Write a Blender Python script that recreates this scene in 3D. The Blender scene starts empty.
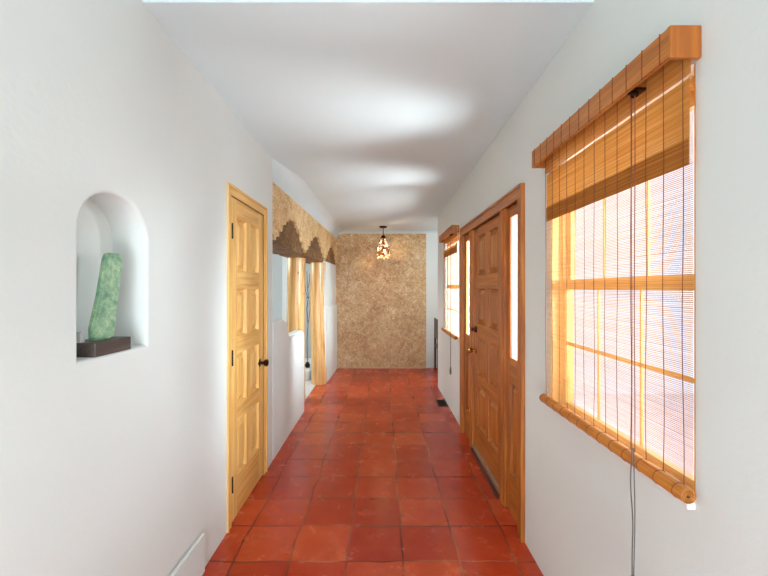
import bpy, bmesh, math, random
from mathutils import Vector, noise
random.seed(7)
C = bpy.context.scene.collection
PI = math.pi

# ------------------------------------------------------------------ helpers
def S(r, g, b):
    f = lambda c: (c/255/12.92) if c/255 <= 0.04045 else ((c/255+0.055)/1.055)**2.4
    return (f(r), f(g), f(b), 1.0)

class M:
    """small node helper"""
    def __init__(s, name):
        s.m = bpy.data.materials.new(name); s.m.use_nodes = True
        s.nt = s.m.node_tree; s.n = s.nt.nodes; s.l = s.nt.links
        s.b = s.n['Principled BSDF']; s.out = s.n['Material Output']
    def add(s, t, **kw):
        nd = s.n.new(t)
        for k, v in kw.items():
            if k in nd.inputs: nd.inputs[k].default_value = v
            else: setattr(nd, k, v)
        return nd
    def ln(s, a, b): s.l.new(a, b)
    def ramp(s, fac, stops):
        r = s.n.new('ShaderNodeValToRGB'); e = r.color_ramp.elements
        while len(e) < len(stops): e.new(0.5)
        for el, (p, c) in zip(e, stops): el.position = p; el.color = c
        s.ln(fac, r.inputs['Fac']); return r
    def coords(s, scale=(1, 1, 1), kind='Object'):
        tc = s.n.new('ShaderNodeTexCoord'); mp = s.n.new('ShaderNodeMapping')
        mp.inputs['Scale'].default_value = scale
        s.ln(tc.outputs[kind], mp.inputs['Vector']); return mp.outputs['Vector']
    def bump(s, h, strength=0.2, dist=0.01):
        b = s.n.new('ShaderNodeBump'); b.inputs['Strength'].default_value = strength
        b.inputs['Distance'].default_value = dist
        s.ln(h, b.inputs['Height']); s.ln(b.outputs['Normal'], s.b.inputs['Normal']); return b

def plain(name, col, rough=0.5, metal=0.0, var=0.12, scale=30):
    k = M(name); v = k.coords((1, 1, 1))
    nz = k.add('ShaderNodeTexNoise', Scale=scale, Detail=3.0); k.ln(v, nz.inputs['Vector'])
    d = tuple(c*(1-var) for c in col[:3])+(1,); u = tuple(min(1, c*(1+var)) for c in col[:3])+(1,)
    r = k.ramp(nz.outputs['Fac'], [(0.3, d), (0.7, u)])
    k.ln(r.outputs['Color'], k.b.inputs['Base Color'])
    k.b.inputs['Roughness'].default_value = rough; k.b.inputs['Metallic'].default_value = metal
    return k.m

def wood(name, dark, mid, light, axis='Z', rough=0.45, grain=1.0):
    k = M(name)
    st = {'X': (1.1, 16, 16), 'Y': (16, 1.1, 16), 'Z': (16, 16, 1.1)}[axis]
    v = k.coords(tuple(c*grain for c in st))
    n1 = k.add('ShaderNodeTexNoise', Scale=1.6, Detail=5.0, Roughness=0.6, Distortion=0.5); k.ln(v, n1.inputs['Vector'])
    v2 = k.coords(tuple((c*5 if c > 2 else c*2)*grain for c in st))
    n2 = k.add('ShaderNodeTexNoise', Scale=1.5, Detail=3.0); k.ln(v2, n2.inputs['Vector'])
    mx = k.add('ShaderNodeMath', operation='MULTIPLY_ADD'); mx.inputs[1].default_value = 0.35
    k.ln(n2.outputs['Fac'], mx.inputs[0])
    m2 = k.add('ShaderNodeMath', operation='MULTIPLY'); m2.inputs[1].default_value = 0.68
    k.ln(n1.outputs['Fac'], m2.inputs[0]); k.ln(m2.outputs[0], mx.inputs[2])
    r = k.ramp(mx.outputs[0], [(0.34, dark), (0.52, mid), (0.68, light)])
    k.ln(r.outputs['Color'], k.b.inputs['Base Color'])
    k.b.inputs['Roughness'].default_value = rough
    k.bump(mx.outputs[0], 0.12, 0.004)
    return k.m

def plaster(name, col, bump=0.25, rough=0.85):
    k = M(name); v = k.coords()
    n1 = k.add('ShaderNodeTexNoise', Scale=1.3, Detail=3.0); k.ln(v, n1.inputs['Vector'])
    d = tuple(c*0.955 for c in col[:3])+(1,)
    r = k.ramp(n1.outputs['Fac'], [(0.3, d), (0.7, col)])
    k.ln(r.outputs['Color'], k.b.inputs['Base Color'])
    n2 = k.add('ShaderNodeTexNoise', Scale=45.0, Detail=4.0, Roughness=0.6); k.ln(v, n2.inputs['Vector'])
    n3 = k.add('ShaderNodeTexNoise', Scale=5.0, Detail=3.0); k.ln(v, n3.inputs['Vector'])
    a = k.add('ShaderNodeMath', operation='MULTIPLY_ADD'); a.inputs[1].default_value = 3.5
    k.ln(n3.outputs['Fac'], a.inputs[0]); k.ln(n2.outputs['Fac'], a.inputs[2])
    k.b.inputs['Roughness'].default_value = rough
    k.bump(a.outputs[0], bump, 0.003)
    return k.m

def swirl(name, stops, scale=5.0, rough=0.55, bump=0.5, fine=22.0):
    """trowelled, swirled decorative plaster"""
    k = M(name); v = k.coords()
    n1 = k.add('ShaderNodeTexNoise', Scale=scale, Detail=6.0, Roughness=0.65, Distortion=2.2); k.ln(v, n1.inputs['Vector'])
    n2 = k.add('ShaderNodeTexNoise', Scale=fine, Detail=4.0, Roughness=0.7, Distortion=3.0); k.ln(v, n2.inputs['Vector'])
    n0 = k.add('ShaderNodeTexNoise', Scale=1.4, Detail=3.0, Distortion=1.0); k.ln(v, n0.inputs['Vector'])
    a = k.add('ShaderNodeMath', operation='MULTIPLY_ADD'); a.inputs[1].default_value = 0.5
    b = k.add('ShaderNodeMath', operation='MULTIPLY'); b.inputs[1].default_value = 0.3
    c = k.add('ShaderNodeMath', operation='MULTIPLY_ADD'); c.inputs[1].default_value = 0.2
    k.ln(n1.outputs['Fac'], b.inputs[0]); k.ln(n0.outputs['Fac'], c.inputs[0]); k.ln(b.outputs[0], c.inputs[2])
    k.ln(n2.outputs['Fac'], a.inputs[0]); k.ln(c.outputs[0], a.inputs[2])
    r = k.ramp(a.outputs[0], stops)
    k.ln(r.outputs['Color'], k.b.inputs['Base Color'])
    k.b.inputs['Roughness'].default_value = rough
    k.bump(a.outputs[0], bump, 0.012)
    return k.m

def bx(bm, x0, x1, y0, y1, z0, z1, mi=0):
    xs = sorted((x0, x1)); ys = sorted((y0, y1)); zs = sorted((z0, z1))
    v = [bm.verts.new((x, y, z)) for x in xs for y in ys for z in zs]
    for f in ((0, 1, 3, 2), (4, 6, 7, 5), (0, 4, 5, 1), (2, 3, 7, 6), (0, 2, 6, 4), (1, 5, 7, 3)):
        fc = bm.faces.new([v[i] for i in f]); fc.material_index = mi
    return bm

def bbx(x0, x1, y0, y1, z0, z1, bev=0.004, seg=2):
    bm = bmesh.new(); bx(bm, x0, x1, y0, y1, z0, z1)
    bmesh.ops.bevel(bm, geom=bm.edges[:], offset=bev, segments=seg, affect='EDGES', profile=0.5)
    return bm

def prism(bm, pts, d0, d1, place):
    """pts: 2-D outline; place(p, d) -> xyz"""
    a = [bm.verts.new(place(p, d0)) for p in pts]; b = [bm.verts.new(place(p, d1)) for p in pts]
    n = len(pts)
    bm.faces.new(a); bm.faces.new(b[::-1])
    for i in range(n):
        bm.faces.new((a[i], b[i], b[(i+1) % n], a[(i+1) % n]))
    bmesh.ops.recalc_face_normals(bm, faces=bm.faces[:])
    return bm

def lathe(bm, prof, cx, cy, seg=24, axis='Z', cz=0):
    rings = []
    for r, h in prof:
        ring = []
        for i in range(seg):
            t = 2*PI*i/seg; a, b = r*math.cos(t), r*math.sin(t)
            p = (cx+a, cy+b, cz+h) if axis == 'Z' else (cx+h, cy+a, cz+b) if axis == 'X' else (cx+a, cy+h, cz+b)
            ring.append(bm.verts.new(p))
        rings.append(ring)
    for q in range(len(rings)-1):
        for i in range(seg):
            bm.faces.new((rings[q][i], rings[q][(i+1) % seg], rings[q+1][(i+1) % seg], rings[q+1][i]))
    bm.faces.new(rings[0][::-1]); bm.faces.new(rings[-1])
    bmesh.ops.recalc_face_normals(bm, faces=bm.faces[:])
    return bm

def tube(bm, pts, r, seg=8):
    rings = []
    n = len(pts)
    for i, p in enumerate(pts):
        p = Vector(p)
        t = (Vector(pts[min(i+1, n-1)])-Vector(pts[max(i-1, 0)])).normalized()
        u = t.orthogonal().normalized() if i == 0 else (prev - t*prev.dot(t)).normalized()
        prev = u; w = t.cross(u)
        rr = r[i] if isinstance(r, (list, tuple)) else r
        rings.append([bm.verts.new(p+(u*math.cos(2*PI*k/seg)+w*math.sin(2*PI*k/seg))*rr) for k in range(seg)])
    for q in range(n-1):
        for k in range(seg):
            bm.faces.new((rings[q][k], rings[q][(k+1) % seg], rings[q+1][(k+1) % seg], rings[q+1][k]))
    bm.faces.new(rings[0][::-1]); bm.faces.new(rings[-1])
    return bm

def root_loc(p):
    v = Vector((0, 0, 0))
    while p is not None: v += p.location; p = p.parent
    return v

def obj(name, bm, mat, parent=None, smooth=False, ang=40):
    """ONE mesh object, geometry given in world coordinates"""
    me = bpy.data.meshes.new(name)
    if parent is None:
        xs = [v.co for v in bm.verts]
        o0 = Vector(((min(c.x for c in xs)+max(c.x for c in xs))/2, (min(c.y for c in xs)+max(c.y for c in xs))/2, min(c.z for c in xs)))
    else: o0 = root_loc(parent)
    bmesh.ops.translate(bm, verts=bm.verts[:], vec=-o0)
    bm.to_mesh(me); bm.free()
    o = bpy.data.objects.new(name, me); C.objects.link(o)
    for m in (mat if isinstance(mat, (list, tuple)) else [mat]): me.materials.append(m)
    if parent is None: o.location = o0
    else: o.parent = parent
    if smooth:
        me.shade_smooth()
        try: me.set_sharp_from_angle(angle=math.radians(ang))
        except Exception: pass
    return o

def thing(name, label, cat=None, loc=(0, 0, 0), group=None, kind=None):
    o = bpy.data.objects.new(name, None); C.objects.link(o); o.location = loc; o.empty_display_size = 0.1
    return tag(o, label, cat, group, kind)

def tag(o, label=None, cat=None, group=None, kind=None):
    if label: o['label'] = label
    if cat: o['category'] = cat
    if group: o['group'] = group
    if kind: o['kind'] = kind
    return o

def struct(name, bm, mat, label, cat, smooth=False, ang=40):
    return tag(obj(name, bm, mat, None, smooth, ang), label, cat, None, 'structure')

def copy_tree(o, parent=None):
    c = o.copy(); C.objects.link(c); c.parent = parent
    for ch in list(o.children): copy_tree(ch, c)
    return c

# ------------------------------------------------------------------ dimensions
CAM = 1.45
XL, XR = -0.922, 0.812           # wall faces
XO = XR+0.10
YE = 6.95                        # end wall
def xbeam(y): return XL + 0.0247*(y-3.23)
def ceil_z(x, y):                # hand-plastered ceiling, slightly out of level
    return 2.547-0.0117*(min(max(y, 1.475), 7.0)-1.475)

# ------------------------------------------------------------------ materials
W_PLASTER = plaster('white plaster', (0.785, 0.805, 0.775, 1))
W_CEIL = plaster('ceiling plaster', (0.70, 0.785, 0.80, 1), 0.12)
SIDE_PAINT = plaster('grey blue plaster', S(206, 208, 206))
TRIMW = plain('white trim paint', S(236, 235, 232), 0.5, 0, 0.02)
PINE_V = wood('honey pine', S(206, 150, 72), S(234, 184, 104), S(246, 208, 138), 'Z', 0.4)
PINE_H = wood('honey pine rail', S(200, 142, 66), S(226, 174, 94), S(240, 198, 126), 'Y', 0.4)
OAK_V = wood('stained oak', S(130, 68, 18), S(172, 98, 32), S(202, 130, 54), 'Z', 0.38)
OAK_H = wood('stained oak rail', S(136, 72, 19), S(176, 103, 34), S(204, 132, 55), 'Y', 0.38)
VAL = wood('valance bamboo', S(150, 84, 16), S(184, 110, 30), S(208, 138, 54), 'Y', 0.4, 1.4)
VALEND = wood('valance end', S(138, 74, 16), S(164, 92, 24), S(186, 114, 40), 'Z', 0.4)
LOG = wood('peeled log', S(180, 120, 60), S(222, 170, 104), S(242, 206, 150), 'Z', 0.2, 0.8)
WALNUT = wood('dark brown wood', S(52, 42, 38), S(74, 60, 54), S(98, 82, 74), 'Y', 0.4, 2.0)
ACCENT = swirl('trowelled ochre plaster', [(0.36, S(132, 90, 48)), (0.45, S(184, 140, 88)), (0.53, S(210, 175, 124)), (0.62, S(236, 218, 188))], 4.0, 0.38, 0.6, 11)
FRIEZE = swirl('straw stucco', [(0.40, S(170, 122, 68)), (0.48, S(218, 178, 120)), (0.56, S(244, 218, 170))], 9, 0.7, 0.8, 26)
CORBEL = swirl('carved brown corbel', [(0.40, S(56, 36, 16)), (0.48, S(108, 74, 38)), (0.57, S(160, 120, 72))], 9, 0.65, 0.9, 26)
IRON = plain('black iron', S(26, 23, 22), 0.45, 0.6)
BRONZE = plain('dark bronze', S(62, 36, 24), 0.28, 0.9)
BRASS = plain('aged brass', S(188, 140, 66), 0.22, 1.0)
ALU = plain('dull metal strip', S(190, 176, 158), 0.35, 0.8)
CORD = plain('brown cord', S(120, 62, 40), 0.8)
GCORD = plain('grey cord', S(92, 88, 84), 0.8)

def floor_mat():
    k = M('saltillo tile')
    tc = k.n.new('ShaderNodeTexCoord')
    mp = k.n.new('ShaderNodeMapping'); mp.inputs['Location'].default_value = (-0.109+3.0, -2.04+3.02, 0)
    k.ln(tc.outputs['Object'], mp.inputs['Vector'])
    nz = k.add('ShaderNodeTexNoise', Scale=3.0, Detail=2.0); k.ln(mp.outputs['Vector'], nz.inputs['Vector'])
    sub = k.add('ShaderNodeVectorMath', operation='SUBTRACT'); sub.inputs[1].default_value = (0.5, 0.5, 0.5)
    k.ln(nz.outputs['Color'], sub.inputs[0])
    sc = k.add('ShaderNodeVectorMath', operation='SCALE'); sc.inputs['Scale'].default_value = 0.05
    k.ln(sub.outputs[0], sc.inputs[0])
    ad = k.add('ShaderNodeVectorMath', operation='ADD'); k.ln(mp.outputs['Vector'], ad.inputs[0]); k.ln(sc.outputs[0], ad.inputs[1])
    br = k.add('ShaderNodeTexBrick', offset=0.0, squash=1.0)
    br.inputs['Scale'].default_value = 1.0; br.inputs['Brick Width'].default_value = 0.30
    br.inputs['Row Height'].default_value = 0.302; br.inputs['Mortar Size'].default_value = 0.0065
    br.inputs['Mortar Smooth'].default_value = 0.5; br.inputs['Bias'].default_value = 0.0
    br.inputs['Color1'].default_value = (0, 0, 0, 1); br.inputs['Color2'].default_value = (1, 1, 1, 1)
    k.ln(ad.outputs[0], br.inputs['Vector'])
    # colour per tile + mottling
    n2 = k.add('ShaderNodeTexNoise', Scale=7.0, Detail=5.0, Roughness=0.65); k.ln(mp.outputs['Vector'], n2.inputs['Vector'])
    m = k.add('ShaderNodeMath', operation='MULTIPLY_ADD'); m.inputs[1].default_value = 0.38
    k.ln(br.outputs['Color'], m.inputs[0]); 
    m3 = k.add('ShaderNodeMath', operation='MULTIPLY'); m3.inputs[1].default_value = 0.62
    k.ln(n2.outputs['Fac'], m3.inputs[0]); k.ln(m3.outputs[0], m.inputs[2])
    r = k.ramp(m.outputs[0], [(0.2, S(164, 44, 18)), (0.5, S(188, 64, 30)), (0.8, S(212, 94, 52))])
    # pale flecks: glints of the glossy tile put into the colour
    n4 = k.add('ShaderNodeTexNoise', Scale=85.0, Detail=4.0, Roughness=0.7); k.ln(mp.outputs['Vector'], n4.inputs['Vector'])
    r4 = k.ramp(n4.outputs['Fac'], [(0.66, (0, 0, 0, 1)), (0.74, (1, 1, 1, 1))])
    mf = k.add('ShaderNodeMath', operation='MULTIPLY'); mf.inputs[1].default_value = 0.35
    k.ln(r4.outputs['Color'], mf.inputs[0])
    mixf = k.add('ShaderNodeMix', data_type='RGBA'); k.ln(mf.outputs[0], mixf.inputs['Factor'])
    k.ln(r.outputs['Color'], mixf.inputs['A']); mixf.inputs['B'].default_value = S(206, 116, 74)
    # grout
    n5 = k.add('ShaderNodeTexNoise', Scale=2.2, Detail=3.0); k.ln(mp.outputs['Vector'], n5.inputs['Vector'])
    gr = k.ramp(n5.outputs['Fac'], [(0.38, S(98, 36, 22)), (0.5, S(142, 62, 38)), (0.64, S(190, 112, 78))])
    mix = k.add('ShaderNodeMix', data_type='RGBA'); k.ln(br.outputs['Fac'], mix.inputs['Factor'])
    k.ln(mixf.outputs['Result'], mix.inputs['A']); k.ln(gr.outputs['Color'], mix.inputs['B'])
    k.ln(mix.outputs['Result'], k.b.inputs['Base Color'])
    rr = k.ramp(n2.outputs['Fac'], [(0.3, (0.14, 0.14, 0.14, 1)), (0.7, (0.32, 0.32, 0.32, 1))])
    k.ln(rr.outputs['Color'], k.b.inputs['Roughness'])
    k.b.inputs['Specular IOR Level'].default_value = 0.4
    # bump: pillowed tiles, low grout, waviness
    inv = k.add('ShaderNodeMath', operation='SUBTRACT'); inv.inputs[0].default_value = 1.0; k.ln(br.outputs['Fac'], inv.inputs[1])
    n6 = k.add('ShaderNodeTexNoise', Scale=9.0, Detail=4.0, Roughness=0.6); k.ln(mp.outputs['Vector'], n6.inputs['Vector'])
    s2 = k.add('ShaderNodeMath', operation='MULTIPLY_ADD'); s2.inputs[1].default_value = 0.9
    k.ln(n6.outputs['Fac'], s2.inputs[0]); k.ln(inv.outputs[0], s2.inputs[2])
    k.bump(s2.outputs[0], 0.4, 0.006)
    return k.m
FLOOR = floor_mat()

def glass_mat(name, tint=(1, 1, 1, 1)):
    k = M(name)
    tr = k.add('ShaderNodeBsdfTransparent'); tr.inputs['Color'].default_value = tint
    gl = k.add('ShaderNodeBsdfGlossy'); gl.inputs['Roughness'].default_value = 0.02
    mx = k.add('ShaderNodeMixShader'); mx.inputs[0].default_value = 0.05
    k.ln(tr.outputs[0], mx.inputs[1]); k.ln(gl.outputs[0], mx.inputs[2])
    k.ln(mx.outputs[0], k.out.inputs['Surface']); return k.m
GLASS = glass_mat('window glass')

def reed_mat(name, gap, col_a, col_b, pitch=0.0052, trans=0.6):
    """woven matchstick reeds: thin horizontal sticks with see-through gaps"""
    k = M(name); v = k.coords()
    sp = k.add('ShaderNodeSeparateXYZ'); k.ln(v, sp.inputs[0])
    st = k.coords((1, 2.0, 190)); nz = k.add('ShaderNodeTexNoise', Scale=1.0, Detail=2.0); k.ln(st, nz.inputs['Vector'])
    mz = k.add('ShaderNodeMath', operation='MULTIPLY'); mz.inputs[1].default_value = 1/pitch; k.ln(sp.outputs['Z'], mz.inputs[0])
    jz = k.add('ShaderNodeMath', operation='MULTIPLY_ADD'); jz.inputs[1].default_value = 0.5
    k.ln(nz.outputs['Fac'], jz.inputs[0]); k.ln(mz.outputs[0], jz.inputs[2])
    fr = k.add('ShaderNodeMath', operation='FRACT'); k.ln(jz.outputs[0], fr.inputs[0])
    gt = k.add('ShaderNodeMath', operation='LESS_THAN'); gt.inputs[1].default_value = gap; k.ln(fr.outputs[0], gt.inputs[0])
    r = k.ramp(nz.outputs['Fac'], [(0.3, col_a), (0.7, col_b)])
    df = k.add('ShaderNodeBsdfDiffuse'); tl = k.add('ShaderNodeBsdfTranslucent')
    k.ln(r.outputs['Color'], df.inputs['Color']); k.ln(r.outputs['Color'], tl.inputs['Color'])
    m1 = k.add('ShaderNodeMixShader'); m1.inputs[0].default_value = trans
    k.ln(df.outputs[0], m1.inputs[1]); k.ln(tl.outputs[0], m1.inputs[2])
    tp = k.add('ShaderNodeBsdfTransparent'); m2 = k.add('ShaderNodeMixShader')
    k.ln(gt.outputs[0], m2.inputs[0]); k.ln(m1.outputs[0], m2.inputs[1]); k.ln(tp.outputs[0], m2.inputs[2])
    k.ln(m2.outputs[0], k.out.inputs['Surface']); return k.m
REED = reed_mat('woven reeds', 0.56, S(196, 136, 78), S(230, 182, 116), trans=0.22)
REED2 = reed_mat('dense woven reeds', 0.03, S(196, 124, 50), S(226, 164, 88), trans=0.12)
REED3 = reed_mat('folded woven reeds', 0.02, S(156, 92, 34), S(190, 126, 62), trans=0.08)  # darker colour painted in for the light the doubled layer blocks
ROLL = wood('rolled reeds', S(170, 92, 20), S(206, 130, 44), S(226, 158, 76), 'Y', 0.5, 2.0)

# ------------------------------------------------------------------ room shell
bm = bmesh.new(); bx(bm, -1.0, XO, -6.6, 7.1, -0.1, 0); bx(bm, XO, 2.6, 5.5, 7.1, -0.1, 0)
fl = struct('floor', bm, FLOOR, 'red saltillo tile floor running the length of the corridor', 'floor')
fl.data.transform(__import__('mathutils').Matrix.Translation(fl.location)); fl.location = (0, 0, 0)
bm = bmesh.new(); bx(bm, -4.6, -1.0, 3.0, 7.75, -0.1, 0.002)
struct('floor_side', bm, plain('pale floor', S(226, 224, 222), 0.4, 0, 0.03), 'pale floor of the side room seen past the log columns', 'floor')

# ceiling: soffit beyond Y=1.475 plus a higher ceiling over the near hall
bm = bmesh.new()
nx, ny = 8, 20
gr = [[None]*(ny+1) for _ in range(nx+1)]
for i in range(nx+1):
    for j in range(ny+1):
        x = -1.1+3.7*i/nx; y = 1.475+5.7*j/ny
        gr[i][j] = bm.verts.new((x, y, ceil_z(min(max(x, XL), XR), y)))
for i in range(nx):
    for j in range(ny):
        bm.faces.new((gr[i][j], gr[i][j+1], gr[i+1][j+1], gr[i+1][j]))
r = bmesh.ops.extrude_face_region(bm, geom=bm.faces[:])
for g in r['geom']:
    if isinstance(g, bmesh.types.BMVert): g.co.z = 2.95
bmesh.ops.recalc_face_normals(bm, faces=bm.faces[:])
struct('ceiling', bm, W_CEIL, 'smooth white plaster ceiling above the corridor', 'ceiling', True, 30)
bm = bmesh.new(); bx(bm, -1.15, 1.2, -6.6, 1.475, 2.8, 2.95)
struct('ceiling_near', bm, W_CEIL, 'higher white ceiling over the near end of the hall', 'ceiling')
bm = bmesh.new(); bx(bm, -4.6, -1.1, 3.0, 7.75, 2.52, 2.65)
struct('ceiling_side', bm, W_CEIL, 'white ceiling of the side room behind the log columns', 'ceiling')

# left wall with a door opening and an arched niche
DY0, DY1, DZ = 2.335, 2.98, 2.015            # door opening
NY0, NY1, NZ0, NZS, NZT = 1.166, 1.505, 1.226, 1.63, 1.775
def niche_loop(off):
    pts = [(NY0-off, NZ0-off), (NY1+off, NZ0-off)]
    cy, ry, rz = (NY0+NY1)/2, (NY1-NY0)/2+off, NZT-NZS+off
    for i in range(17):
        t = PI*i/16; pts.append((cy+ry*math.cos(t), NZS+rz*math.sin(t)))
    return pts
bm = bmesh.new()
outer = [(-6.6, 0), (DY0, 0), (DY0, DZ), (DY1, DZ), (DY1, 0), (3.215, 0), (3.215, 2.95), (-6.6, 2.95)]
def loopv(pts, x): return [bm.verts.new((x, a, b)) for a, b in pts]
def loope(vs): return [bm.edges.new((vs[i], vs[(i+1) % len(vs)])) for i in range(len(vs))]
ov = loopv(outer, XL); R = 0.014
n0 = loopv(niche_loop(R), XL)
es = loope(ov)+loope(n0)
bmesh.ops.triangle_fill(bm, edges=es, use_beauty=True, use_dissolve=False)
prev = n0
for q in range(1, 5):
    a = PI/2*q/4; cur = loopv(niche_loop(R*(1-math.sin(a))), XL-R*(1-math.cos(a)))
    for i in range(len(cur)): bm.faces.new((prev[i], prev[(i+1) % len(cur)], cur[(i+1) % len(cur)], cur[i]))
    prev = cur
back = loopv(niche_loop(0), XL-0.135)
for i in range(len(back)): bm.faces.new((prev[i], prev[(i+1) % len(back)], back[(i+1) % len(back)], back[i]))
bm.faces.new(back)
# rounded end of the wall and its thickness
pr = [(XL, 3.215)]
for q in range(1, 5):
    a = PI/2*q/4; pr.append((XL-0.02+0.02*math.cos(a), 3.215+0.02*math.sin(a)))
pr += [(-1.16, 3.235), (-1.16, -6.6), (XL, -6.6)]
cols = [[bm.verts.new((x, y, z)) for z in (0, 2.95)] for x, y in pr]
for a, b in zip(cols, cols[1:]): bm.faces.new((a[0], b[0], b[1], a[1]))
for z0 in (0, DZ):   # reveal of the doorway
    pass
for a, b in (((DY0, 0), (DY0, DZ)), ((DY0, DZ), (DY1, DZ)), ((DY1, DZ), (DY1, 0))):
    bm.faces.new([bm.verts.new(p) for p in ((XL, *a), (XL, *b), (XL-0.12, *b), (XL-0.12, *a))])
bmesh.ops.remove_doubles(bm, verts=bm.verts[:], dist=0.0003)
bmesh.ops.recalc_face_normals(bm, faces=bm.faces[:])
struct('wall_left', bm, W_PLASTER, 'white plaster left wall with an arched niche', 'wall', True, 35)

# low plaster plinth at the foot of the near left wall
bm = bmesh.new(); bx(bm, XL-0.005, XL+0.02, -6.5, 1.962, 0, 0.215)
bmesh.ops.bevel(bm, geom=bm.edges[:], offset=0.012, segments=3, affect='EDGES')
struct('baseboard_left', bm, W_PLASTER, 'low white plaster plinth at foot of the near left wall', 'baseboard', True)

# low half wall with a stepped, rounded top
def arc(cx, cz, r, a0, a1, n=8): return [(cx+r*math.cos(a0+(a1-a0)*i/n), cz+r*math.sin(a0+(a1-a0)*i/n)) for i in range(n+1)]
prof = [(3.237, 0), (4.535, 0)] + arc(4.535-0.13, 0.965-0.13, 0.13, 0, PI/2) + arc(3.86, 0.965+0.075, 0.075, -PI/2, -PI*0.86, 6) \
     + arc(3.58, 1.155-0.19, 0.19, PI*0.12, PI/2, 6) + [(3.237, 1.16)]
bm = bmesh.new(); prism(bm, prof, XL, XL-0.1, lambda p, d: (d, p[0], p[1]))
ed = [e for e in bm.edges if abs(e.verts[0].co.x-e.verts[1].co.x) < 1e-5 and max(v.co.z for v in e.verts) > 0.001 and min(v.co.y for v in e.verts) > 3.24]
bmesh.ops.bevel(bm, geom=ed, offset=0.013, segments=4, affect='EDGES')
struct('wall_half', bm, W_PLASTER, 'low white half wall with stepped rounded top beside the honey door', 'wall', True, 50)

# pier at the far left end with a ledge
bm = bmesh.new()
P0, P1 = 5.80, YE+0.05
def pier(z0, z1, inset):
    v = [(xbeam(P0)+0.005-inset, P0), (xbeam(P1)+0.012-inset, P1), (-1.16, P1), (-1.16, P0+0.45), (-0.9, P0)]
    prism(bm, v, z0, z1, lambda p, d: (p[0], p[1], d))
pier(0, 1.16, 0); pier(1.16, 1.86, 0.022)
struct('wall_pier', bm, W_PLASTER, 'white plaster pier between far log column and ochre end wall', 'wall')

# right wall with openings
WZ0, WZ1 = 0.888, 2.035
W1 = (0.996, 1.852); W2 = (4.085, 4.941); D2 = (2.262, 3.845, 1.975)
bm = bmesh.new()
for y0, y1, z0, z1 in ((-6.6, W1[0], 0, 2.95), (W1[0], W1[1], 0, WZ0), (W1[0], W1[1], WZ1, 2.95), (W1[1], D2[0], 0, 2.95),
                       (D2[0], D2[1], D2[2], 2.95), (W2[0], W2[1], 0, WZ0), (W2[0], W2[1], WZ1, 2.95),
                       ):
    bx(bm, XR, XO, y0, y1, z0, z1)
for a, c, e, g in ((D2[1], W2[0], W2[0]-0.005, 4.06), (W2[1], 5.66, 5.66, 5.2)):
    prism(bm, [(XR, a), (XR, c), (XO, e), (XO, g)], 0, 2.95, lambda p, d: (p[0], p[1], d))
bmesh.ops.remove_doubles(bm, verts=bm.verts[:], dist=0.0005)
ce = [e for e in bm.edges if all(abs(v.co.y-5.66) < 1e-4 and abs(v.co.x-XR) < 1e-4 for v in e.verts)]
bmesh.ops.bevel(bm, geom=ce, offset=0.03, segments=4, affect='EDGES')
struct('wall_right', bm, W_PLASTER, 'white plaster right wall with two windows and the front door', 'wall', True, 30)
bm = bmesh.new(); bx(bm, XO, 2.6, 5.5, 5.66, 0, 2.95)
struct('wall_recess', bm, W_PLASTER, 'white wall turning right at the far end of the corridor', 'wall')
bm = bmesh.new(); bx(bm, 2.45, 2.6, 5.66, YE, 0, 2.95)
struct('wall_recess_side', bm, W_PLASTER, 'white side wall of the recess past the corridor corner', 'wall')

# end wall: white wall and ochre panel plaster standing proud of it
bm = bmesh.new(); bx(bm, -1.16, 2.6, YE+0.02, YE+0.2, 0, 2.95)
struct('wall_end', bm, W_PLASTER, 'white plaster end wall around the ochre finish', 'wall')
bm = bmesh.new(); bx(bm, -0.87, 0.79, YE-0.012, YE+0.03, 0.02, 2.432)
bmesh.ops.bevel(bm, geom=[e for e in bm.edges if min(v.co.x for v in e.verts) > 0.7 or min(v.co.z for v in e.verts) > 2.4], offset=0.008, segments=2, affect='EDGES')
struct('wall_accent', bm, ACCENT, 'mottled ochre trowelled plaster covering the end of the corridor', 'wall')
bm = bmesh.new(); bx(bm, -0.86, 0.79, YE-0.02, YE+0.02, 0, 0.022)
struct('baseboard_end', bm, plain('pale grout strip', S(206, 170, 140), 0.7), 'thin pale strip along the foot of the ochre end wall', 'baseboard')
bm = bmesh.new(); bx(bm, -1.16, XO, -6.75, -6.6, 0, 2.95)
struct('wall_back', bm, W_PLASTER, 'white wall closing the hall behind the viewer', 'wall')
# side room shell
bm = bmesh.new(); bx(bm, -4.75, -4.6, 3.0, 7.75, 0, 2.65)
struct('wall_side_left', bm, SIDE_PAINT, 'far left wall of the side room', 'wall')
bm = bmesh.new(); bx(bm, -4.75, -1.0, 7.6, 7.75, 0, 2.65)
struct('wall_side_end', bm, SIDE_PAINT, 'grey blue end wall of the side room seen between log columns', 'wall')
bm = bmesh.new(); bx(bm, -4.75, -1.165, 2.85, 3.0, 0, 2.65)
struct('wall_side_near', bm, SIDE_PAINT, 'near wall of the side room hidden behind the left wall', 'wall')
bm = bmesh.new(); bx(bm, -1.16, -1.0, 7.15, 7.6, 0, 2.95)
struct('wall_side_stub', bm, SIDE_PAINT, 'short return wall in the side room corner', 'wall')
bm = bbx(-1.98, -1.82, 7.575, 7.615, 0.0, 2.2, 0.005)
struct('trim_1', bm, TRIMW, 'white upright door trim on the side room end wall', 'trim')

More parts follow.
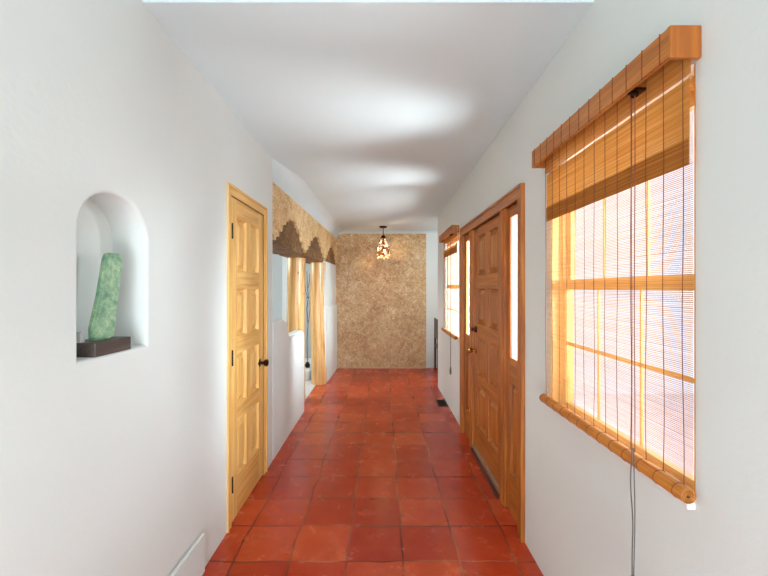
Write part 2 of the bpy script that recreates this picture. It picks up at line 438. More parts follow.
# coved plaster over the frieze and over the end wall
def cove(bm, path, h, w0):
    """path: list of (base xyz, inward unit xy); concave quarter from (0,-h) to (w,0)"""
    n = 8; rows = []
    for p, d, zt in path:
        row = []; w = w0*(p[2] if p[2] else 1)
        for i in range(n+1):
            a = PI/2*i/n
            off = w*(1-math.cos(a)); z = zt-h+h*math.sin(a)
            row.append(bm.verts.new((p[0]+d[0]*off, p[1]+d[1]*off, z)))
        row.append(bm.verts.new((p[0]-d[0]*0.12, p[1]-d[1]*0.12, zt+0.03)))
        row.append(bm.verts.new((p[0]-d[0]*0.12, p[1]-d[1]*0.12, zt-h)))
        rows.append(row)
    for a, b in zip(rows, rows[1:]):
        m = len(a)
        for i in range(m): bm.faces.new((a[i], a[(i+1) % m], b[(i+1) % m], b[i]))
    bm.faces.new(rows[0]); bm.faces.new(rows[-1][::-1])
    bmesh.ops.recalc_face_normals(bm, faces=bm.faces[:])
    return bm
bm = bmesh.new()
cove(bm, [((xbeam(y)-0.004, y, min(1, 0.12+(y-3.2)/0.6)), (1, 0), ceil_z(XL, y)+0.004) for y in [3.2, 3.3, 3.4, 3.5, 3.65, 3.8]+[4.1+i*0.285 for i in range(11)]], 0.19, 0.16)
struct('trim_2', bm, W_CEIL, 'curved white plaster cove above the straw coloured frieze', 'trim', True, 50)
bm = bmesh.new()
cove(bm, [((x, YE+0.022, 0), (0, -1), ceil_z(x, YE)+0.004) for x in [-1.0+i*0.3 for i in range(8)]], 0.055, 0.09)
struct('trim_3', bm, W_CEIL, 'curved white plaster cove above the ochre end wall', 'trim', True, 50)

# ------------------------------------------------------------------ frieze beam with stepped corbels
ZT, ZB = 2.345, 1.835
CB = [(3.885, 0.555), (5.125, 0.615), (6.40, 0.60)]     # centre, half width
def steps(c, hw, k=1.0):
    """left-to-right outline of one stepped corbel top"""
    lv = [(1.0, 1.905), (0.86, 1.905), (0.84, 1.955), (0.68, 1.965), (0.64, 2.035), (0.46, 2.045), (0.42, 2.085), (0.27, 2.095), (0.24, 2.13)]
    return [(c-hw*a*k, z) for a, z in lv] + [(c+hw*a*k, z) for a, z in reversed(lv)]
fp = [(YE-0.013, ZT), (3.238, ZT), (3.238, 1.93)]
for c, hw in CB:
    fp.append((c-hw-0.012, 1.865))
    fp += [(min(y, YE-0.013), z) for y, z in steps(c, hw)]
fp.append((YE-0.013, 1.9))
# clean duplicates
q = []
for p in fp:
    if not q or (abs(p[0]-q[-1][0])+abs(p[1]-q[-1][1])) > 1e-4: q.append(p)
bm = bmesh.new()
prism(bm, q, 0.0, 0.05, lambda p, d: (xbeam(p[0])-d, p[0], p[1]))
bmesh.ops.triangulate(bm, faces=[f for f in bm.faces if len(f.verts) > 4])
beam = thing('frieze_beam', 'straw coloured stucco frieze beam with stepped cutouts above the log columns', 'beam', (XL-0.1, 3.25, 1.83))
obj('frieze_board', bm, FRIEZE, beam)
bm = bmesh.new()
prism(bm, [(3.24, 2.14), (YE-0.02, 2.14), (YE-0.02, ZT-0.01), (3.24, ZT-0.01)], 0.051, 0.34, lambda p, d: (xbeam(p[0])-d, p[0], p[1]))
obj('core', bm, FRIEZE, beam)
for c, hw in CB:
    y1 = min(c+hw, YE-0.02)
    pts = [(c-hw*1.0, ZB+0.03), (c-hw*0.95, ZB), (min(c+hw*0.95, y1), ZB), (y1, ZB+0.03)]
    st = [(min(y, y1), z-0.003) for y, z in reversed(steps(c, hw))]
    qq = []
    for p in pts+st:
        if not qq or (abs(p[0]-qq[-1][0])+abs(p[1]-qq[-1][1])) > 1e-4: qq.append(p)
    bm = bmesh.new()
    prism(bm, qq, 0.024, 0.33, lambda p, d: (xbeam(p[0])-d, p[0], p[1]))
    bmesh.ops.triangulate(bm, faces=[f for f in bm.faces if len(f.verts) > 4])
    tag(obj('corbel', bm, CORBEL, beam), 'dark brown stepped corbel')

def log(cx, cy, r, z0, z1, seed, label):
    bm = bmesh.new(); n, sg = 34, 28; rings = []
    for i in range(n+1):
        z = z0+(z1-z0)*i/n; ring = []
        for k in range(sg):
            t = 2*PI*k/sg
            w = noise.noise(Vector((math.cos(t)*1.2+seed, math.sin(t)*1.2, z*1.6)))
            f = noise.noise(Vector((math.cos(t)*4+seed, math.sin(t)*4, z*2.5)))
            rr = r*(1+0.05*w+0.018*f)*(1.04-0.05*i/n)
            ring.append(bm.verts.new((cx+0.012*math.sin(z*2+seed)+rr*math.cos(t), cy+rr*math.sin(t), z)))
        rings.append(ring)
    for a, b in zip(rings, rings[1:]):
        for k in range(sg): bm.faces.new((a[k], a[(k+1) % sg], b[(k+1) % sg], b[k]))
    bm.faces.new(rings[0][::-1]); bm.faces.new(rings[-1])
    root = thing('log_column', label, 'column', (cx, cy, z0), 'peeled log columns')
    obj('trunk', bm, LOG, root, True, 60)
    rnd = random.Random(seed)
    for _ in range(6):
        t = rnd.uniform(-2.6, 0.2); z = rnd.uniform(z0+0.3, z1-0.1); kr = rnd.uniform(0.007, 0.013)
        bm = bmesh.new(); bmesh.ops.create_icosphere(bm, subdivisions=2, radius=kr)
        bmesh.ops.scale(bm, vec=(0.6, 0.6, 1.5), verts=bm.verts[:])
        bmesh.ops.translate(bm, vec=(cx+0.012*math.sin(z*2+seed)+r*0.985*math.cos(t), cy+r*0.985*math.sin(t), z), verts=bm.verts[:])
        obj('knot', bm, KNOT, root, True)
    return root
KNOT = plain('dark knot', S(112, 66, 34), 0.5)
log(-1.105, 4.93, 0.113, 0.002, 1.834, 3.1, 'peeled log column standing behind the white half wall')
log(-0.975, 5.84, 0.112, 0.0, 1.834, 8.4, 'peeled log column standing free on the floor beside the white pier')

# ------------------------------------------------------------------ panelled doors
def raised_panel(bm, P, u0, u1, z0, z1):
    """stepped moulding plus raised field; P(u, d, z)"""
    lv = [(0, -0.002), (0.004, -0.012), (0.010, -0.022), (0.017, -0.022), (0.046, -0.006), (0.048, -0.006)]
    loops = []
    for ins, d in lv:
        loops.append([bm.verts.new(P(u, d, z)) for u, z in ((u0+ins, z0+ins), (u1-ins, z0+ins), (u1-ins, z1-ins), (u0+ins, z1-ins))])
    for a, b in zip(loops, loops[1:]):
        for i in range(4): bm.faces.new((a[i], a[(i+1) % 4], b[(i+1) % 4], b[i]))
    bm.faces.new(loops[-1])
    bk = [bm.verts.new(P(u, -0.034, z)) for u, z in ((u0, z0), (u1, z0), (u1, z1), (u0, z1))]
    bm.faces.new(bk[::-1])
    for i in range(4): bm.faces.new((loops[0][i], bk[i], bk[(i+1) % 4], loops[0][(i+1) % 4]))
    bmesh.ops.recalc_face_normals(bm, faces=bm.faces[:])
    return bm

def leaf(root, P, u0, u1, z0, z1, stile, rows, mull, mv, mh, name='door_leaf'):
    """stiles (mat 0), rails (mat 1); panels are sub-parts"""
    bm = bmesh.new()
    def b(a0, a1, c0, c1, mi):
        p, r = P(a0, 0, c0), P(a1, -0.036, c1); bx(bm, p[0], r[0], p[1], r[1], p[2], r[2], mi)
    b(u0, u0+stile, z0, z1, 0); b(u1-stile, u1, z0, z1, 0)
    zs = [z0]+[z for rw in sorted(rows) for z in rw]+[z1]
    for i in range(0, len(zs), 2): b(u0+stile, u1-stile, zs[i], zs[i+1], 1)
    uc = (u0+u1)/2; cols = [(u0+stile, u1-stile)]
    if mull:
        cols = [(u0+stile, uc-mull/2), (uc+mull/2, u1-stile)]
        for a, c in rows: b(uc-mull/2, uc+mull/2, a, c, 0)
    lf = obj(name, bm, [mv, mh], root)
    for a, c in rows:
        for q0, q1 in cols:
            bm = bmesh.new(); raised_panel(bm, P, q0, q1, a, c); obj('panel', bm, mv, lf)
    return lf

def casing(root, P, u0, u1, zt, w, d0, d1, mv, mh, jd=-0.11):
    bm = bmesh.new()
    def b(a0, a1, c0, c1, e0, e1, mi):
        p, r = P(a0, e0, c0), P(a1, e1, c1); bx(bm, p[0], r[0], p[1], r[1], p[2], r[2], mi)
    b(u0, u0+w, 0.0, zt-w, d0, d1, 0); b(u1-w, u1, 0.0, zt-w, d0, d1, 0); b(u0, u1, zt-w, zt, d0, d1, 1)
    # outer back band
    b(u0-0.004, u0+0.012, 0, zt+0.002, d0, d1+0.006, 0); b(u1-0.012, u1+0.004, 0, zt+0.002, d0, d1+0.006, 0)
    b(u0+0.012, u1-0.012, zt-0.012, zt+0.004, d0, d1+0.006, 1)
    # jambs
    b(u0+w-0.014, u0+w, 0, zt-w, jd, d0, 0); b(u1-w, u1-w+0.014, 0, zt-w, jd, d0, 0)
    b(u0+w-0.014, u1-w+0.014, zt-w, zt-w+0.014, jd, d0, 1)
    # door stop
    return obj('casing', bm, [mv, mh], root)

# left honey pine door
root = thing('door_1', 'closed honey pine eight panel door in the left wall', 'door', (XL, 2.645, 0), None, 'structure')
PL = lambda u, d, z: (XL+d, u, z)
casing(root, PL, DY0-0.06, DY1+0.06, DZ+0.06, 0.06, 0.0005, 0.005, PINE_V, PINE_H)
PL2 = lambda u, d, z: (XL-0.004+d, u, z)
ROWS = [(0.25, 0.60), (0.70, 1.03), (1.14, 1.445), (1.56, 1.895)]
leaf(root, PL2, DY0+0.003, DY1-0.003, 0.008, DZ-0.003, 0.105, ROWS, 0.085, PINE_V, PINE_H)
for z in (0.24, 1.02, 1.80):
    bm = bmesh.new(); bx(bm, XL-0.009, XL-0.002, DY0+0.016, DY0+0.044, z-0.045, z+0.045)
    lathe(bm, [(0.006, -0.048), (0.006, 0.048)], XL+0.001, DY0+0.02, 10, 'Z', z)
    tag(obj('hinge', bm, IRON, root), 'black iron hinge')
def knob(root, sgn, x, y, z, mat, lab, flat=1.0):
    pr = [(0.030, 0), (0.030, 0.006), (0.012, 0.010), (0.010, 0.030), (0.018, 0.036), (0.027, 0.048), (0.027, 0.058), (0.018, 0.067), (0.004, 0.070)]
    bm = bmesh.new(); lathe(bm, [(r*flat, h*sgn) for r, h in pr], x, y, 20, 'X', z)
    return tag(obj('knob', bm, mat, root, True), lab)
knob(root, 1, XL-0.008, DY1-0.08, 0.885, BRONZE, 'dark bronze door knob')

# front door with two sidelights
root = thing('door_2', 'stained oak front door with eight panels between two glazed sidelights', 'door', (XR, 3.055, 0), None, 'structure')
PR = lambda u, d, z: (XR-d, u, z)
casing(root, PR, 2.19, 3.917, 2.047, 0.072, 0.0005, 0.018, OAK_V, OAK_H, -0.025)
# mullion posts
for a, c in ((2.545, 2.645), (3.462, 3.562)):
    bm = bmesh.new(); bx(bm, XR-0.006, XR+0.026, a, c, 0, 1.975); bx(bm, XR-0.014, XR-0.006, a+0.03, c-0.03, 0, 1.975)
    obj('post', bm, OAK_V, root)
PR2 = lambda u, d, z: (XR+0.016-d, u, z)
leaf(root, PR2, 2.648, 3.459, 0.012, 1.972, 0.108, ROWS, 0.09, OAK_V, OAK_H)
bm = bbx(XR-0.004, XR+0.017, 2.648, 3.459, 0.014, 0.05, 0.003); tag(obj('door_sweep', bm, ALU, root), 'pale metal sweep along the door foot')
bm = bbx(XR-0.03, XR+0.05, 2.646, 3.461, 0.0, 0.012, 0.004); obj('threshold', bm, plain('dark threshold', S(96, 34, 20), 0.4), root)
for u0, u1 in ((2.262, 2.545), (3.562, 3.845)):
    bm = bmesh.new()
    def b(a0, a1, c0, c1, mi): bx(bm, XR+0.014, XR+0.026, a0, a1, c0, c1, mi)
    g0, g1 = u0+0.058, u1-0.058
    b(u0, g0, 0, 1.975, 0); b(g1, u1, 0, 1.975, 0)
    b(g0, g1, 0, 0.25, 1); b(g0, g1, 0.84, 1.0, 1); b(g0, g1, 1.905, 1.975, 1)
    sl = obj('sidelight', bm, [OAK_V, OAK_H], root)
    bm = bmesh.new(); raised_panel(bm, lambda u, d, z: (XR+0.014-d, u, z), g0, g1, 0.25, 0.84); obj('panel', bm, OAK_V, sl)
    bm = bmesh.new(); bx(bm, XR+0.023, XR+0.025, g0-0.004, g1+0.004, 0.996, 1.909); obj('pane', bm, GLASS, sl)
knob(root, -1, XR+0.016, 3.395, 0.90, BRASS, 'brass door knob', 0.95)
bm = bmesh.new(); lathe(bm, [(0.027, 0), (0.027, -0.012), (0.022, -0.016), (0.006, -0.017)], XR+0.016, 3.395, 18, 'X', 1.085)
bx(bm, XR-0.028, XR, 3.388, 3.402, 1.068, 1.102)
tag(obj('deadbolt', bm, BRONZE, root, True), 'dark thumb turn deadbolt')

# ------------------------------------------------------------------ windows
def window(name, y0, y1, label, dep=0.05, liner=True, k=1.0):
    root = thing(name, label, 'window', (XR+0.16, (y0+y1)/2, WZ0), None, 'structure')
    xa, xb = XR+dep, XR+dep+0.048*k
    bm = bmesh.new(); f = 0.022
    bx(bm, xa, xb, y0, y0+f, WZ0, WZ1); bx(bm, xa, xb, y1-f, y1, WZ0, WZ1)
    bx(bm, xa, xb, y0+f, y1-f, WZ0, WZ0+0.012); bx(bm, xa, xb, y0+f, y1-f, WZ1-f, WZ1)
    if liner: bx(bm, XR+0.003, xa, y0, y0+0.008, WZ0+0.012, WZ1); bx(bm, XR+0.003, xa, y1-0.008, y1, WZ0+0.012, WZ1)
    obj('frame', bm, PINE_V, root)
    zr = 1.466; g = 0.022
    for nm, xs, z0, z1 in (('upper_sash', XR+dep+0.024*k, zr-0.022, WZ1-f), ('lower_sash', XR+dep+0.001, WZ0+0.012, zr+0.022)):
        bm = bmesh.new()
        bx(bm, xs, xs+0.022*k, y0+f, y0+f+g, z0, z1); bx(bm, xs, xs+0.022*k, y1-f-g, y1-f, z0, z1)
        bx(bm, xs, xs+0.022*k, y0+f+g, y1-f-g, z0, z0+(0.044 if nm == 'upper_sash' else 0.016)); bx(bm, xs, xs+0.022*k, y0+f+g, y1-f-g, z1-0.044, z1)
        s = obj(nm, bm, PINE_H, root)
        a, c = y0+f+g, y1-f-g
        for t in (1/3, 2/3):
            bm = bmesh.new(); yy = a+(c-a)*t; bx(bm, xs+0.008*k, xs+0.015*k, yy-0.004, yy+0.004, z0+0.015, z1-0.044); obj('muntin', bm, PINE_V, s)
        bm = bmesh.new(); zz = 1.19
        bx(bm, xs+0.008*k, xs+0.015*k, a, c, zz-0.007, zz+0.007)
        if nm == 'lower_sash': obj('muntin', bm, PINE_H, s)
        bm = bmesh.new(); bx(bm, xs+0.011*k, xs+0.0125*k, a-0.005, c+0.005, z0+0.012, z1-0.04); obj('pane', bm, GLASS, s)
    bm = bbx(XR-0.02, xa+0.002, y0+0.001, y1-0.001, WZ0-0.016, WZ0+0.004, 0.004); tag(obj('sill', bm, TRIMW, root), 'white plaster window sill')
    return root
window('window_1', *W1, 'near sash window with pine frame behind the large bamboo blind')
window('window_2', *W2, 'far sash window with pine frame between front door and corridor corner', 0.012, False, 0.42)

DKR = plain('dark roll core', S(84, 44, 20), 0.8)
# ------------------------------------------------------------------ bamboo blinds
def make_blind(y0, y1, label, f0=1.768, f1=1.992):
    yc = (y0+y1)/2
    root = thing('bamboo_blind', label, 'blind', (XR, yc, 0.9), 'bamboo roman shades')
    # valance box: front board and two ends
    v0, v1 = y0-0.02, y1+0.028; zt, zb = 2.118, 2.036; xf = XR-0.082
    bm = bmesh.new(); bx(bm, xf, xf+0.012, v0, v1, zb, zt)
    bmesh.ops.bevel(bm, geom=bm.edges[:], offset=0.0035, segments=2, affect='EDGES')
    va = obj('valance', bm, VAL, root)
    for a, c in ((v0, v0+0.012), (v1-0.012, v1)):
        bm = bbx(xf+0.0005, XR-0.0005, a-0.001, c+0.001, zb-0.0005, zt+0.0005, 0.003); obj('valance_end', bm, VALEND, va)
    for i in range(13):
        yy = v0+0.035+(v1-v0-0.07)*i/12
        bm = bmesh.new(); bx(bm, xf-0.0012, xf+0.001, yy-0.0012, yy+0.0012, zb, zt)
        tag(obj('stitch', bm, CORD, va), 'thin brown stitch line')
    bm = bmesh.new(); bx(bm, xf+0.0125, XR-0.001, v0+0.012, v1-0.012, 2.096, 2.112); obj('headrail', bm, VAL, root)
    # woven shade, hung close to the wall, with the slit near its top
    xs = XR-0.016; s0, s1 = y0-0.012, y1+0.016
    bm = bmesh.new()
    def sheet(z0, z1, x, amp=0.0, a=s0, c=s1):
        n = 16; r0 = [bm.verts.new((x+amp*math.sin(i*1.3), a+(c-a)*i/n, z0)) for i in range(n+1)]
        r1 = [bm.verts.new((x+amp*math.sin(i*1.3+0.5), a+(c-a)*i/n, z1)) for i in range(n+1)]
        for i in range(n): bm.faces.new((r0[i], r0[i+1], r1[i+1], r1[i]))
    sheet(0.93, 1.99, xs, 0.0015)
    obj('woven_shade', bm, REED, root)
    bm = bmesh.new(); sheet(f0, f1, xs-0.006, 0.001, s0+0.004, s1-0.02); sheet(2.0, 2.1, xs-0.006, 0.001)
    tag(obj('shade_flap', bm, REED2, root), 'denser golden double layer at the top of the shade')
    bm = bmesh.new(); sheet(f0, f0+0.067, xs-0.0085, 0.001, s0+0.004, s1-0.02)
    tag(obj('shade_hem', bm, REED3, root), 'folded lower edge of the double layer, tinted darker for blocked light')
    # vertical threads, slightly wavy
    n = 13
    for i in range(n):
        yy = s0+0.02+(s1-s0-0.04)*i/(n-1); ph = random.uniform(0, 6)
        pts = [(xs-0.0105, yy+0.0035*math.sin(z*9+ph)*(1.2-min(1, (z-0.93)/1.1)), z) for z in [0.935+1.15*j/24 for j in range(25)]]
        bm = bmesh.new(); tube(bm, pts, 0.0011, 5); tag(obj('thread', bm, CORD, root), 'brown weaving thread')
    # rolled reeds at the bottom
    xr_, zr_ = XR-0.036, 0.921; rr = 0.0195; r0, r1 = y0-0.024, y1+0.006
    bm = bmesh.new()
    spir = []
    for j in range(66):
        a = j*0.30; spir.append((0.004+0.0158*j/65, a))
    outl = [(xr_+r_*math.cos(a), zr_+r_*math.sin(a)) for r_, a in spir]
    # outer shell and scroll end
    lathe(bm, [(rr*0.93, r0+0.004), (rr, r0+0.010), (rr, r1-0.010), (rr*0.93, r1-0.004)], xr_, 0, 24, 'Y', zr_)
    ro = obj('roll', bm, ROLL, root, True)
    for yy in (r0, r1):
        bm = bmesh.new()
        tube(bm, [(x, yy+(0.003 if yy == r0 else -0.003), z) for x, z in outl], 0.0017, 6)
        obj('scroll_end', bm, VAL, ro)
        bm = bmesh.new(); lathe(bm, [(rr*0.86, yy+(0.0035 if yy == r0 else -0.0045)), (rr*0.86, yy+(0.0045 if yy == r0 else -0.0035))], xr_, 0, 20, 'Y', zr_); obj('roll_core', bm, DKR, ro)
    for i in range(n):
        yy = s0+0.02+(s1-s0-0.04)*i/(n-1)
        bm = bmesh.new(); 
        tube(bm, [(xr_+(rr+0.0006)*math.cos(2*PI*k/20), yy, zr_+(rr+0.0006)*math.sin(2*PI*k/20)) for k in range(21)], 0.001, 5)
        obj('tie', bm, CORD, ro)
    # pull cords
    yp = y0+0.156; xc = XR-0.062
    bm = bmesh.new(); lathe(bm, [(0.004, -0.012), (0.011, -0.008), (0.011, 0.0), (0.006, 0.004)], xc+0.006, yp, 14, 'Z', 2.032)
    bx(bm, xc-0.004, xc+0.03, yp-0.016, yp+0.016, 2.036, 2.044)
    tag(obj('cord_guide', bm, BRONZE, root), 'dark metal cord guide under the valance')
    for dy in (-0.007, 0.007):
        bm = bmesh.new()
        tube(bm, [(xc+0.002, yp+dy*(1 if z > 1.1 else z-0.1)+0.0015*math.sin(z*7+dy*300), z) for z in [2.03-1.07*j/20 for j in range(21)]], 0.0013, 6)
        tag(obj('pull_cord', bm, CORD, root), 'brown pull cord')
    bm = bmesh.new()
    tube(bm, [(xc+0.0, yp+0.003+0.004*math.sin(z*16)+0.002*math.sin(z*31), z) for z in [0.97-0.40*j/30 for j in range(31)]], 0.0019, 6)
    tube(bm, [(xc+0.003, yp-0.003+0.003*math.sin(z*13+1), z) for z in [0.97-0.40*j/30 for j in range(31)]], 0.0016, 6)
    tl = obj('cord_tail', bm, GCORD, root); tag(tl, 'grey cord tail hanging below the roll')
    bm = bmesh.new(); lathe(bm, [(0.002, 0.012), (0.006, 0.004), (0.010, -0.04), (0.009, -0.075), (0.003, -0.08)], xc+0.001, yp+0.002, 14, 'Z', 0.575)
    obj('tassel', bm, GCORD, tl, True)
    return root
b1 = make_blind(W1[0], W1[1], 'large near bamboo blind lowered over the first window on the right')
b2 = make_blind(W2[0]-0.004, W2[1], 'small looking far bamboo blind on the window beyond the front door', 1.83, 1.93)

# ------------------------------------------------------------------ niche sculpture
root = thing('stone_sculpture', 'green mottled stone blade sculpture on dark wood base in the niche', 'sculpture', (XL-0.05, 1.3, NZ0))
bm = bbx(XL-0.105, XL-0.004, 1.238, 1.414, NZ0, NZ0+0.046, 0.002); tag(obj('base', bm, WALNUT, root), 'dark brown wooden block base')
k = M('green mottled stone'); v = k.coords()
n1 = k.add('ShaderNodeTexNoise', Scale=32.0, Detail=6.0, Roughness=0.7); k.ln(v, n1.inputs['Vector'])
r_ = k.ramp(n1.outputs['Fac'], [(0.3, S(86, 122, 96)), (0.45, S(122, 158, 124)), (0.58, S(154, 182, 142)), (0.72, S(208, 204, 160))])
k.ln(r_.outputs['Color'], k.b.inputs['Base Color']); k.b.inputs['Roughness'].default_value = 0.5; k.bump(n1.outputs['Fac'], 0.4, 0.004)
GREEN = k.m
zb = NZ0+0.046; hgt = 0.292
# outline in the plane of the slab: leaning blade, rounded ends
ol = []
def cub(p0, p1, n): return [(p0[0]+(p1[0]-p0[0])*i/n, p0[1]+(p1[1]-p0[1])*i/n) for i in range(n)]
key = [(0.003, 0.012), (0.014, 0.001), (0.072, 0.000), (0.092, 0.008), (0.099, 0.030), (0.107, 0.09), (0.117, 0.16), (0.127, 0.235), (0.133, 0.275), (0.130, 0.294),
       (0.118, 0.301), (0.078, 0.302), (0.064, 0.296), (0.056, 0.278), (0.047, 0.23), (0.033, 0.16), (0.015, 0.09), (0.003, 0.045)]
bm = bmesh.new()
ang = math.radians(-6)
def SP(p, d):
    u = p[0]-0.05
    return (XL-0.030-d+u*math.sin(ang)*-1, 1.317+u*math.cos(ang), zb+p[1])
prism(bm, key, 0.0, 0.022, SP)
ee = [e for e in bm.edges if len(e.link_faces) == 2 and e.calc_face_angle(0) > 1.2]
bmesh.ops.bevel(bm, geom=ee, offset=0.006, segments=3, affect='EDGES')
tag(obj('blade', bm, GREEN, root, True, 45), 'green mottled stone blade')
bm = bmesh.new()
prism(bm, [(0, 0), (0.035, 0), (0.034, 0.010), (0.020, 0.022), (0.012, 0.036), (0.002, 0.030)], 0, 0.02, lambda p, d: (XL-0.078+d*1.0, 1.243+p[0]*0.6, zb+p[1]))
tag(obj('support', bm, plain('pale metal prop', S(190, 188, 184), 0.4), root), 'small pale prop beside the blade')

# ------------------------------------------------------------------ pendant lamp
lx, ly = 0.012, 6.48; zc = ceil_z(lx, ly)
root = thing('pendant_lamp', 'small amber glass pendant lamp hanging before the ochre end wall', 'lamp', (lx, ly, zc))
bm = bmesh.new(); lathe(bm, [(0.02, -0.03), (0.058, -0.022), (0.066, -0.006), (0.066, 0.003)], lx, ly, 24, 'Z', zc); obj('canopy', bm, IRON, root, True)
bm = bmesh.new(); tube(bm, [(lx, ly, zc-0.028), (lx, ly, 2.33)], 0.007, 10); obj('rod', bm, IRON, root)
bm = bmesh.new(); lathe(bm, [(0.012, 0.045), (0.030, 0.030), (0.045, 0.005), (0.048, -0.02)], lx, ly, 20, 'Z', 2.30); obj('cap', bm, BRONZE, root, True)
k = M('amber glass'); v = k.coords()
vo = k.add('ShaderNodeTexVoronoi', Scale=34.0); k.ln(v, vo.inputs['Vector'])
sp = k.add('ShaderNodeSeparateColor'); k.ln(vo.outputs['Color'], sp.inputs[0])
rr_ = k.ramp(sp.outputs[0], [(0.0, S(84, 34, 12)), (0.4, S(176, 104, 48)), (0.75, S(250, 226, 178))])
k.ln(rr_.outputs['Color'], k.b.inputs['Base Color']); k.ln(rr_.outputs['Color'], k.b.inputs['Emission Color'])
k.b.inputs['Emission Strength'].default_value = 0.5; k.b.inputs['Roughness'].default_value = 0.1
AMBER = k.m
SHP = [(0.048, 2.285), (0.066, 2.25), (0.085, 2.20), (0.098, 2.14), (0.108, 2.08), (0.113, 2.03), (0.112, 1.995), (0.106, 1.975)]
bm = bmesh.new(); sg = 16; rings = []
for r0, z in SHP: rings.append([bm.verts.new((lx+r0*math.cos(2*PI*i/sg), ly+r0*math.sin(2*PI*i/sg), z)) for i in range(sg)])
for q_, (a, c) in enumerate(zip(rings, rings[1:])):
    for i in range(sg):
        if (i*3+q_*5) % 7 == 0: continue       # pierced openings
        bm.faces.new((a[i], a[(i+1) % sg], c[(i+1) % sg], c[i]))
sh = obj('shade', bm, AMBER, root); tag(sh, 'pierced amber glass shade')
bm = bmesh.new()
for i in range(0, sg, 2):
    tube(bm, [(lx+(r0+0.002)*math.cos(2*PI*(i+0.5*(j % 2))/sg), ly+(r0+0.002)*math.sin(2*PI*(i+0.5*(j % 2))/sg), z) for j, (r0, z) in enumerate(SHP)], 0.0035, 5)
for r0, z in (SHP[1], SHP[3], SHP[5], SHP[7]):
    tube(bm, [(lx+(r0+0.002)*math.cos(2*PI*i/24), ly+(r0+0.002)*math.sin(2*PI*i/24), z) for i in range(25)], 0.0035, 5)
obj('shade_frame', bm, BRONZE, sh)
for i in range(9):
    t = 2*PI*i/9; bm = bmesh.new(); bmesh.ops.create_uvsphere(bm, u_segments=10, v_segments=8, radius=0.019)
    bmesh.ops.translate(bm, vec=(lx+0.096*math.cos(t), ly+0.096*math.sin(t), 1.958), verts=bm.verts[:]); obj('bead', bm, AMBER, sh, True)
k = M('lit bulb'); k.b.inputs['Emission Color'].default_value = (1, 0.75, 0.42, 1); k.b.inputs['Emission Strength'].default_value = 14; 
bm = bmesh.new(); lathe(bm, [(0.013, 0.06), (0.016, 0.03), (0.032, -0.01), (0.034, -0.035), (0.022, -0.06), (0.004, -0.068)], lx, ly, 16, 'Z', 2.20); obj('bulb', bm, k.m, root, True)

# ------------------------------------------------------------------ floor register
root = thing('floor_register', 'dark metal floor vent grille set in the tiles near the far right wall', 'vent', (0.745, 4.83, 0))
bm = bmesh.new()
bx(bm, 0.685, 0.700, 4.70, 4.96, 0.0, 0.006); bx(bm, 0.79, 0.805, 4.70, 4.96, 0.0, 0.006); bx(bm, 0.70, 0.79, 4.70, 4.715, 0.0, 0.006); bx(bm, 0.70, 0.79, 4.945, 4.96, 0.0, 0.006)
obj('frame', bm, IRON, root)
bm = bmesh.new(); bx(bm, 0.70, 0.79, 4.715, 4.945, 0.0003, 0.0012)
obj('duct_plate', bm, IRON, root)
bm = bmesh.new()
for i in range(9): yy = 4.73+0.024*i; bx(bm, 0.70, 0.79, yy-0.004, yy+0.004, 0.0012, 0.005)
obj('grille', bm, plain('dark grille', S(44, 30, 26), 0.5, 0.5), root)

# ------------------------------------------------------------------ side room: banco with dried branch in a pot
bm = bbx(-2.3, -1.145, 5.98, 7.1, 0.002, 0.16, 0.02, 4)
tag(obj('plaster_bench', bm, TRIMW, None, True), 'low white plaster ledge in the side room behind the log columns', 'ledge')
root = thing('branch_vase', 'bare dark branch in a small black pot between the log columns', 'plant', (-1.215, 6.22, 0.16))
bm = bmesh.new(); lathe(bm, [(0.026, 0), (0.04, 0.02), (0.044, 0.045), (0.03, 0.07), (0.024, 0.082), (0.028, 0.088)], -1.215, 6.22, 20, 'Z', 0.16); obj('pot', bm, IRON, root, True)
DK = plain('dry bark', S(78, 58, 44), 0.8)
bm = bmesh.new()
tube(bm, [(-1.215, 6.22, 0.24), (-1.222, 6.22, 0.6), (-1.205, 6.215, 0.85), (-1.225, 6.22, 1.1), (-1.20, 6.21, 1.3), (-1.215, 6.22, 1.5), (-1.225, 6.22, 1.72)], [0.006, 0.006, 0.006, 0.007, 0.006, 0.005, 0.003], 7)
br_ = obj('branch', bm, DK, root, True)
for pts in ([(-1.205, 6.215, 0.87), (-1.18, 6.2, 1.0), (-1.17, 6.2, 1.14), (-1.178, 6.2, 1.25)], [(-1.205, 6.21, 1.28), (-1.245, 6.22, 1.4), (-1.262, 6.22, 1.62)], [(-1.235, 6.21, 1.28), (-1.205, 6.21, 1.30), (-1.165, 6.2, 1.29)], [(-1.21, 6.21, 1.42), (-1.18, 6.2, 1.55), (-1.175, 6.2, 1.68)]):
    bm = bmesh.new(); tube(bm, pts, [0.004, 0.005, 0.004, 0.003][:len(pts)], 6); obj('twig', bm, DK, br_, True)

# chair whose edge peeks out past the corridor corner
cx0, cy0 = 0.915, 6.40
root = thing('side_chair', 'dark wooden chair mostly hidden past the right wall corner', 'chair', (cx0+0.2, cy0+0.2, 0))
DW = wood('dark chair wood', S(40, 30, 26), S(58, 44, 36), S(76, 60, 50), 'Z', 0.4)
obj('seat', bbx(cx0, cx0+0.42, cy0, cy0+0.42, 0.43, 0.465, 0.006), DW, root)
obj('backrest', bbx(cx0+0.001, cx0+0.03, cy0+0.035, cy0+0.385, 0.58, 0.915, 0.006), DW, root)
for a, c, h in ((cx0, cy0, 0.92), (cx0, cy0+0.385, 0.92), (cx0+0.385, cy0, 0.43), (cx0+0.385, cy0+0.385, 0.43)):
    obj('leg', bbx(a, a+0.034, c, c+0.034, 0, h, 0.004), DW, root)

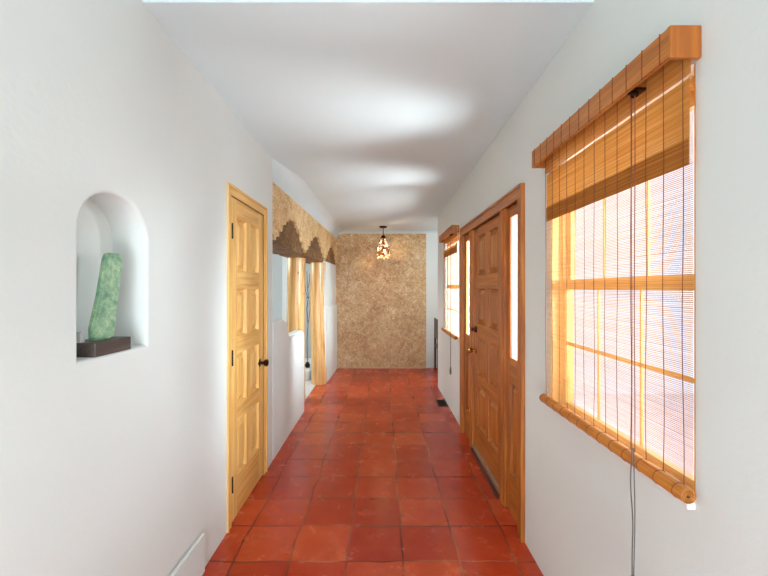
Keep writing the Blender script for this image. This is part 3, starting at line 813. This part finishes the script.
# ------------------------------------------------------------------ outdoors
bm = bmesh.new(); bx(bm, XO+0.0, 30, -20, 5.48, -0.25, -0.06)
struct('ground', bm, plain('pale patio paving', S(216, 206, 212), 0.8, 0, 0.08, 6), 'pale sunlit paving outside the windows', 'ground')
w = bpy.data.worlds.new('World'); bpy.context.scene.world = w; w.use_nodes = True
bg = w.node_tree.nodes['Background']; bg.inputs['Color'].default_value = (0.90, 0.885, 1.0, 1); bg.inputs['Strength'].default_value = 0.86

# ------------------------------------------------------------------ lamps
def area(name, loc, tgt, size, power, col=(1, 1, 1), sy=None, spread=PI):
    l = bpy.data.lights.new(name, 'AREA'); l.energy = power; l.color = col; l.size = size; l.spread = spread
    if sy: l.shape = 'RECTANGLE'; l.size_y = sy
    o = bpy.data.objects.new(name, l); C.objects.link(o); o.location = loc
    o.rotation_euler = (Vector(tgt)-Vector(loc)).to_track_quat('-Z', 'Y').to_euler(); return o
COOL = (0.93, 0.985, 1.0)
area('hall_fill', (0.25, -5.6, 1.7), (-0.9, 1.5, 1.4), 1.1, 74, COOL, 1.7)  # unseen fill lamp added behind the camera
area('hall_fill_up', (0.0, -1.6, 0.5), (0, 2.2, 2.6), 1.2, 38, COOL, 0.8)  # unseen low fill lamp added to brighten the ceiling
area('sidelight_sun_near', (1.85, 2.40, 0.22), (0.3, 2.40, 1.9), 1.05, 30, (1, 0.965, 0.95), None, 1.25)
area('sidelight_sun_far', (1.85, 3.72, 0.22), (0.3, 3.9, 1.9), 1.05, 30, (1, 0.965, 0.95), None, 1.25)
area('door_daylight', (2.4, 3.42, 1.75), (-0.95, 1.3, 1.45), 0.9, 8, COOL, None, 0.9)
area('door_fill_far', (2.5, 2.9, 1.7), (-0.92, 4.3, 0.9), 1.2, 85, COOL, None, 1.2)  # lamp added outside the far sidelight to brighten the half wall
area('side_room_fill', (-3.2, 5.2, 2.3), (-0.9, 5.4, 0.6), 1.2, 50, (1, 0.99, 0.97))  # unseen lamp added in the side room, shining into the corridor
area('recess_fill', (2.2, 6.2, 2.0), (0.6, 6.4, 1.0), 0.8, 11, (1, 0.98, 0.96))  # unseen lamp added to brighten the white strip beside the ochre plaster
area('window_side_fill', (2.1, 0.55, 1.7), (-0.92, 2.55, 1.35), 1.0, 16, COOL, None, 1.2)  # fill lamp added outside the near window for the left wall
area('window_daylight', (2.6, 1.4, 1.9), (0, 1.4, 1.1), 1.2, 6, COOL)
area('outer_wall_fill', (2.6, 4.0, 1.9), (1.1, 5.5, 1.3), 1.0, 30, COOL)  # lamp added to brighten the outer wall beyond the far window
pl = bpy.data.lights.new('pendant_glow', 'POINT'); pl.energy = 6; pl.color = (1, 0.72, 0.4); pl.shadow_soft_size = 0.03
po = bpy.data.objects.new('pendant_glow', pl); C.objects.link(po); po.location = (lx, ly, 2.1)

# ------------------------------------------------------------------ camera
cd = bpy.data.cameras.new('camera'); cam = bpy.data.objects.new('camera', cd); C.objects.link(cam)
cam.location = (0, 0, CAM); cam.rotation_euler = (PI/2, 0, 0)
cd.sensor_width = 36; cd.lens = 18.0; cd.shift_x = 1.5/768; cd.clip_start = 0.02
sc = bpy.context.scene; sc.camera = cam
sc.view_settings.view_transform = 'Standard'; sc.view_settings.look = 'None'
sc.view_settings.exposure = 0.6
sc.view_settings.use_white_balance = True
sc.view_settings.white_balance_whitepoint = (0.968, 0.875, 0.825)
